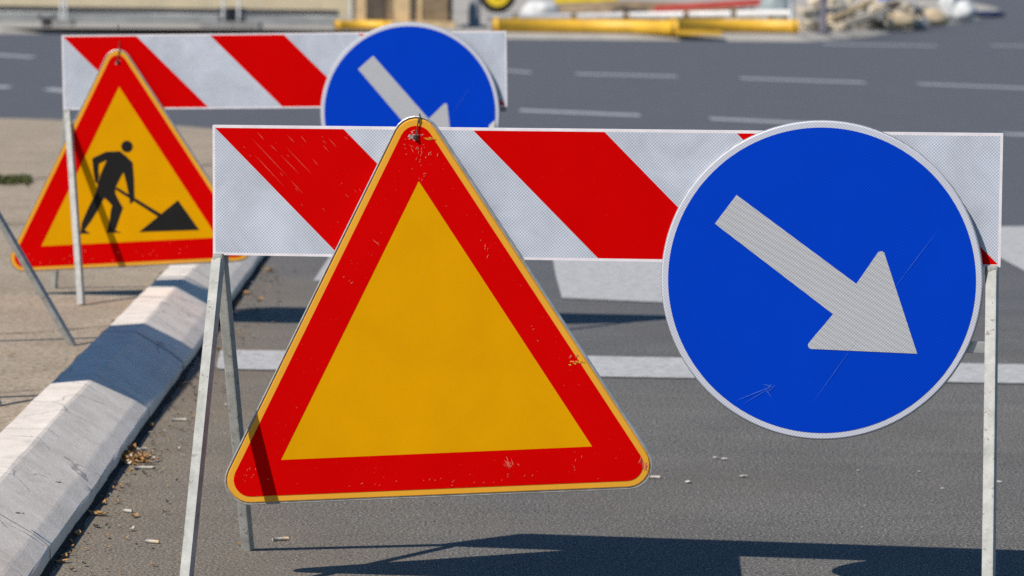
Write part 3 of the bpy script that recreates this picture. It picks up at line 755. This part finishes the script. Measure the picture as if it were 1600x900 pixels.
o = obj('timber_chock', bm, M['ypipe'], label='low yellow block under the join of the yellow pipes', category='block'); o.location = (P(1075, 50, 68.2).x, 68.35, SZ)
# white pole on trestles
yw = 74
pole = empty('white_barrier_pole', P(1000, 25, yw), label='long white pole lying level behind the yellow pipes', cat='pole')
A, B = P(760, 28, yw), P(1232, 20.5, yw); O = pole.location
bm = bmesh.new(); tube(bm, [A - O, B - O], .075, 14); obj('pole_body', bm, M['wpole'], pole)
for u in (806, 897, 978, 1072, 1146):
    t = (u - 760) / 472; c = A.lerp(B, t)
    bm = bmesh.new(); tube(bm, [A.lerp(B, t - .009) - O, A.lerp(B, t + .009) - O], .079, 14); obj('band', bm, M['brown'], pole)
for u in (790, 985, 1070, 1205):
    t = (u - 760) / 472; c = A.lerp(B, t); h = c.z - SZ - .075
    bm = bmesh.new(); box(bm, (0, 0, h / 2), (.10, .3, h), .01); box(bm, (0, 0, .02), (.35, .4, .04), .008)
    o = obj('support_block', bm, M['dbrown'], cat='block', group='dark blocks carrying the white pole', label='dark timber block carrying the white pole'); o.location = (c.x, c.y, SZ)
# red plank on a stack
yr = 77
A, B = P(1022, 14, yr), P(1188, 3, yr); c = (A + B) / 2
bm = bmesh.new(); bar(bm, A - c, B - c, .22, .17, Vector((0, 1, 0)), .02)
o = obj('red_plank', bm, M['rplank'], label='red plank sloping up to the right behind the white pole', category='plank'); o.location = c
for u, pt in ((1045, A.lerp(B, .12)), (1165, A.lerp(B, .88))):
    h = pt.z - .10 - SZ; bm = bmesh.new(); box(bm, (-.1, 0, h / 2), (.08, .5, h), .01); box(bm, (.1, 0, h / 2), (.08, .5, h), .01); box(bm, (0, 0, h - .03), (.34, .5, .06), .008)
    o = obj('trestle', bm, M['cwall'], label='grey trestle under the %s end of the red plank' % ('low' if u < 1100 else 'raised'), category='trestle'); o.location = (pt.x, pt.y, SZ)
# wheel loader: only the front wheel and the bucket show
yl = 118; S = CF / yl
lo = empty('wheel_loader', (P(740, 20, yl).x, yl, SZ), label='yellow wheel loader whose front wheel hub and bucket show at the top border', cat='loader')
xw = (777 - 740) / S; R_ = .72
for xx in (xw, xw - 3.0):
    for yy in (-.9, .9):
        zc = (P(777, 18, yl).z - SZ) + R_ if False else R_
        bm = bmesh.new()
        tube(bm, [(xx, yy - .25, zc), (xx, yy - .2, zc), (xx, yy + .2, zc), (xx, yy + .25, zc)], [R_ * .9, R_, R_, R_ * .9], 32)
        w = obj('wheel', bm, M['tyre'], lo)
        bm = bmesh.new(); tube(bm, [(xx, yy - .29, zc), (xx, yy + .29, zc)], R_ * .66, 24); tube(bm, [(xx, yy - .33, zc), (xx, yy + .33, zc)], R_ * .2, 16); obj('hub', bm, M['ymach'], w)
bm = bmesh.new(); box(bm, (xw - 1.7, 0, 1.35), (4.4, 1.5, .9), .1); box(bm, (xw - 3.1, 0, 1.9), (1.6, 1.4, .9), .1); obj('body', bm, M['ymach'], lo)
bm = bmesh.new(); box(bm, (xw - 1.2, 0, 2.5), (1.3, 1.3, 1.6), .08); obj('cab', bm, M['dark'], lo)
bm = bmesh.new()
for yy in (-.5, .5): bar(bm, (xw - .2, yy, 1.7), (xw + 2.6, yy, .75), .16, .28, Vector((0, 1, 0)), .02)
obj('lift_arm', bm, M['ymach'], lo)
x0, x1, zb = (865 - 740) / S, (962 - 740) / S, P(900, 8, yl).z - SZ
bm = bmesh.new()
pf = [(x0, .95), (x0, zb + .12), (x0 + .25, zb), (x1, zb + .04), (x1, zb + .09), (x0 + .35, zb + .1), (x0 + .12, zb + .22), (x0 + .15, .95)]
va = [bm.verts.new((x, -1.2, z)) for x, z in pf]; vb = [bm.verts.new((x, 1.2, z)) for x, z in pf]
bm.faces.new(va); bm.faces.new(vb[::-1])
for i in range(len(pf)): bm.faces.new((va[i], vb[i], vb[(i + 1) % len(pf)], va[(i + 1) % len(pf)]))
for s in (-1.2, 1.2): box(bm, ((x0 + x1) / 2, s, zb + .3), (x1 - x0, .05, .55), .02)
bmesh.ops.recalc_face_normals(bm, faces=bm.faces); obj('bucket', bm, M['ymach'], lo)
# posts, poles, hose, bags, rubble
def post(u, v, y, w, h, m, label, name='site_post', cat='post'):
    bm = bmesh.new(); tube(bm, [(0, 0, 0), (0, 0, h)], w / 2, 12); box(bm, (0, 0, .03), (w * 2.2, w * 2.2, .06), .01)
    tube(bm, [(0, 0, h), (0, 0, h + .04)], w * .6, 12)
    o = obj(name, bm, m, label=label, category=cat); o.location = (P(u, v, y).x, y, SZ)
post(741, 40, 76, .30, 2.2, M['cwall'], 'thick grey post beside the loader wheel')
post(1236, 30, 75, .13, 1.9, M['steel'], 'thin pale post at the right end of the white pole')
post(1286, 48, 73, .16, 2.3, M['pole'], 'dark purple grey pole standing before the rubble')
def blob(c, s, m, name, label, cat, seed, amp=.25, sub=3, group=None):
    bm = bmesh.new(); bmesh.ops.create_icosphere(bm, subdivisions=sub, radius=1)
    for v in bm.verts:
        n_ = 1 + amp * noise.noise(v.co * 1.6 + Vector((seed * 3.1, 0, 0))) + amp * .4 * noise.noise(v.co * 4 + Vector((0, seed * 2.3, 0)))
        v.co = Vector((v.co.x * s[0], v.co.y * s[1], max(v.co.z, -.75) * s[2])) * n_
    o = obj(name, bm, m, smooth=True, label=label, category=cat, group=group); o.location = (c[0], c[1], SZ + s[2] * .72); return o
blob((P(1213, 10, 76).x, 76.2), (.42, .4, .55), M['tarp'], 'tarp_bundle', 'grey green bundle of tarpaulin behind the end of the white pole', 'tarpaulin', 1)
blob((P(845, 14, 79).x, 79), (.55, .4, .38), M['bagw'], 'white_sack', 'whitish sack between loader wheel and bucket', 'sack', 2)
blob((P(985, 14, 80).x, 80.5), (2.4, .8, .40), M['brown'], 'earth_heap', 'low brown earth heap behind the white pole', 'earth heap', 9, .3, 4)
bm = bmesh.new(); c0 = P(980, 18, 78)
for k in range(3): tube(bm, [(math.cos(a * .35) * (.34 - .05 * k) - .1 + .25 * k, .15 * k, .26 + math.sin(a * .35) * (.24 - .04 * k)) for a in range(-4, 13)], .04, 8)
o = obj('black_hose', bm, M['hose'], label='coiled black hose right of the loader bucket', category='hose'); o.location = (c0.x, 78, SZ)
gb = 'sandbags beside the rubble'
blob((P(1392, 30, 86).x, 86.5), (.82, .5, .28), M['sand'], 'sandbag', 'longest tan sandbag, left of the pair at the road bend', 'sandbag', 3, .18, group=gb)
blob((P(1455, 28, 92).x, 92.5), (.62, .5, .30), M['sand'], 'sandbag', 'shorter yellowish sandbag, right of the pair at the road bend', 'sandbag', 4, .18, group=gb)
blob((P(1385, 22, 89).x, 89.5), (.55, .5, .40), M['sand'], 'sandbag', 'tan sandbag lying on top behind the pair', 'sandbag', 5, .2, group=gb)
blob((P(1507, 18, 112).x, 112), (.42, .5, .42), M['bagw'], 'white_bag', 'white rubbish bag right of the sandbags', 'bag', 6)
blob((P(1483, 8, 116).x, 116), (.36, .4, .60), M['bagw'], 'white_bag', 'taller white bag behind the sandbags', 'bag', 7)
blob((P(1540, 22, 126).x, 126), (.75, .5, .16), M['navy'], 'navy_tarp', 'flat navy tarpaulin at the far bend of the road', 'tarpaulin', 8)
bm = bmesh.new(); tube(bm, [(0, 0, 0), (0, 0, .04), (0, 0, .82), (0, 0, .9)], [.26, .3, .3, .27], 18); tube(bm, [(0, 0, .9), (0, 0, .95)], .08, 10)
for zz in (.3, .6): tube(bm, [(0, 0, zz - .02), (0, 0, zz + .02)], .315, 18)
o = obj('blue_drum', bm, M['bluep'], label='blue plastic drum behind the sandbags', category='drum'); o.location = (P(1385, 5, 93).x, 93.5, SZ)
bm = bmesh.new(); r3 = random.Random(5)
def chunk(c, s):
    b = bmesh.new(); bmesh.ops.create_cube(b, size=1)
    for v in b.verts: v.co += Vector((r3.uniform(-.25, .25), r3.uniform(-.25, .25), r3.uniform(-.25, .25)))
    bmesh.ops.scale(b, vec=s, verts=b.verts)
    bmesh.ops.bevel(b, geom=list(b.edges), offset=min(s) * .08, segments=1, affect='EDGES')
    bmesh.ops.rotate(b, cent=(0, 0, 0), matrix=Matrix.Rotation(r3.uniform(0, 3), 3, 'Z') @ Matrix.Rotation(r3.uniform(-.5, .5), 3, 'X'), verts=b.verts)
    bmesh.ops.translate(b, vec=c, verts=b.verts)
    k = r3.choice((0, 0, 0, 0, 0, 0, 1, 2))
    for f in b.faces: f.material_index = k
    add(bm, b)
for i in range(190):
    t = r3.random(); u = 1256 + 185 * t; yy = 74 + 16 * t + r3.uniform(.3, 4.5); h = r3.uniform(0, 1) ** 1.5 * (.75 - .3 * abs(t - .4))
    s = r3.uniform(.10, .42); chunk(Vector((P(u, 20, yy).x, yy, SZ + h + s * .2)), (s, s * r3.uniform(.5, 1), s * r3.uniform(.3, .8)))
obj('rubble_pile', bm, [M['stone'], M['cwall'], M['dbrown']], label='heap of broken beige stone and concrete behind the purple grey pole', category='rubble', kind='stuff')
for k, (ua, va_, ub, vb_, yy, m, lb) in enumerate([(1300, 30, 1362, 2, 76, 'tan', 'tan beam leaning up from the rubble, foremost'), (1340, 34, 1402, 6, 78, 'dbrown', 'dark beam leaning on the rubble beside a tan one'),
                                      (1250, 18, 1330, 15, 77, 'cwall', 'grey beam lying flat across the rubble behind the pole'), (1312, 40, 1385, 16, 75, 'stone', 'pale slab tilted at the front of the rubble')]):
    A, B = P(ua, va_, yy), P(ub, vb_, yy + 1.0); c = (A + B) / 2
    bm = bmesh.new(); bar(bm, A - c, B - c, .3 if m == 'stone' else .16, .14, Vector((0, 1, 0)), .015)
    for f in (.2, .8): box(bm, (A - c).lerp(B - c, f), (.06, .2, .2), .01)
    o = obj('timber_beam', bm, M[m], label=lb, category='beam'); o.location = c

# ------------------------------------------------------------------ camera, light, look
cam = bpy.data.cameras.new('camera'); co = bpy.data.objects.new('camera', cam); COL.objects.link(co); scene.camera = co
co.matrix_world = Matrix(((CR.x, CU.x, -CFW.x, CO.x), (CR.y, CU.y, -CFW.y, CO.y), (CR.z, CU.z, -CFW.z, CO.z), (0, 0, 0, 1)))
cam.sensor_width = 36; cam.sensor_fit = 'HORIZONTAL'; cam.lens = CF / 1600 * 36; cam.clip_start = .1; cam.clip_end = 3000
cam.dof.use_dof = True; cam.dof.focus_distance = 5.72; cam.dof.aperture_fstop = 7.6
SUN = Vector((-.7074, -.5696, 1)).normalized()
ld = bpy.data.lights.new('sun', 'SUN'); ld.energy = 4.45; ld.angle = math.radians(.53); ld.color = (1.0, .945, .86)
lo_ = bpy.data.objects.new('sun', ld); COL.objects.link(lo_); lo_.rotation_euler = SUN.to_track_quat('Z', 'Y').to_euler(); lo_.location = (-7, -5, 12)
w = bpy.data.worlds.new('World'); scene.world = w; w.use_nodes = True; nt = w.node_tree
sky = nt.nodes.new('ShaderNodeTexSky'); sky.sky_type = 'NISHITA'; sky.sun_disc = False
sky.sun_elevation = math.asin(SUN.z); sky.sun_rotation = math.atan2(SUN.x, SUN.y); sky.air_density = 1.0; sky.dust_density = .3; sky.ozone_density = 4.0
bg = nt.nodes['Background']; hs = nt.nodes.new('ShaderNodeHueSaturation'); hs.inputs['Saturation'].default_value = 1.22; nt.links.new(sky.outputs['Color'], hs.inputs['Color']); nt.links.new(hs.outputs['Color'], bg.inputs['Color']); bg.inputs['Strength'].default_value = .09
vs = scene.view_settings; vs.view_transform = 'Standard'; vs.look = 'None'; vs.gamma = 1; vs.exposure = .25; vs.use_curve_mapping = False
scene.cycles.use_denoising = False
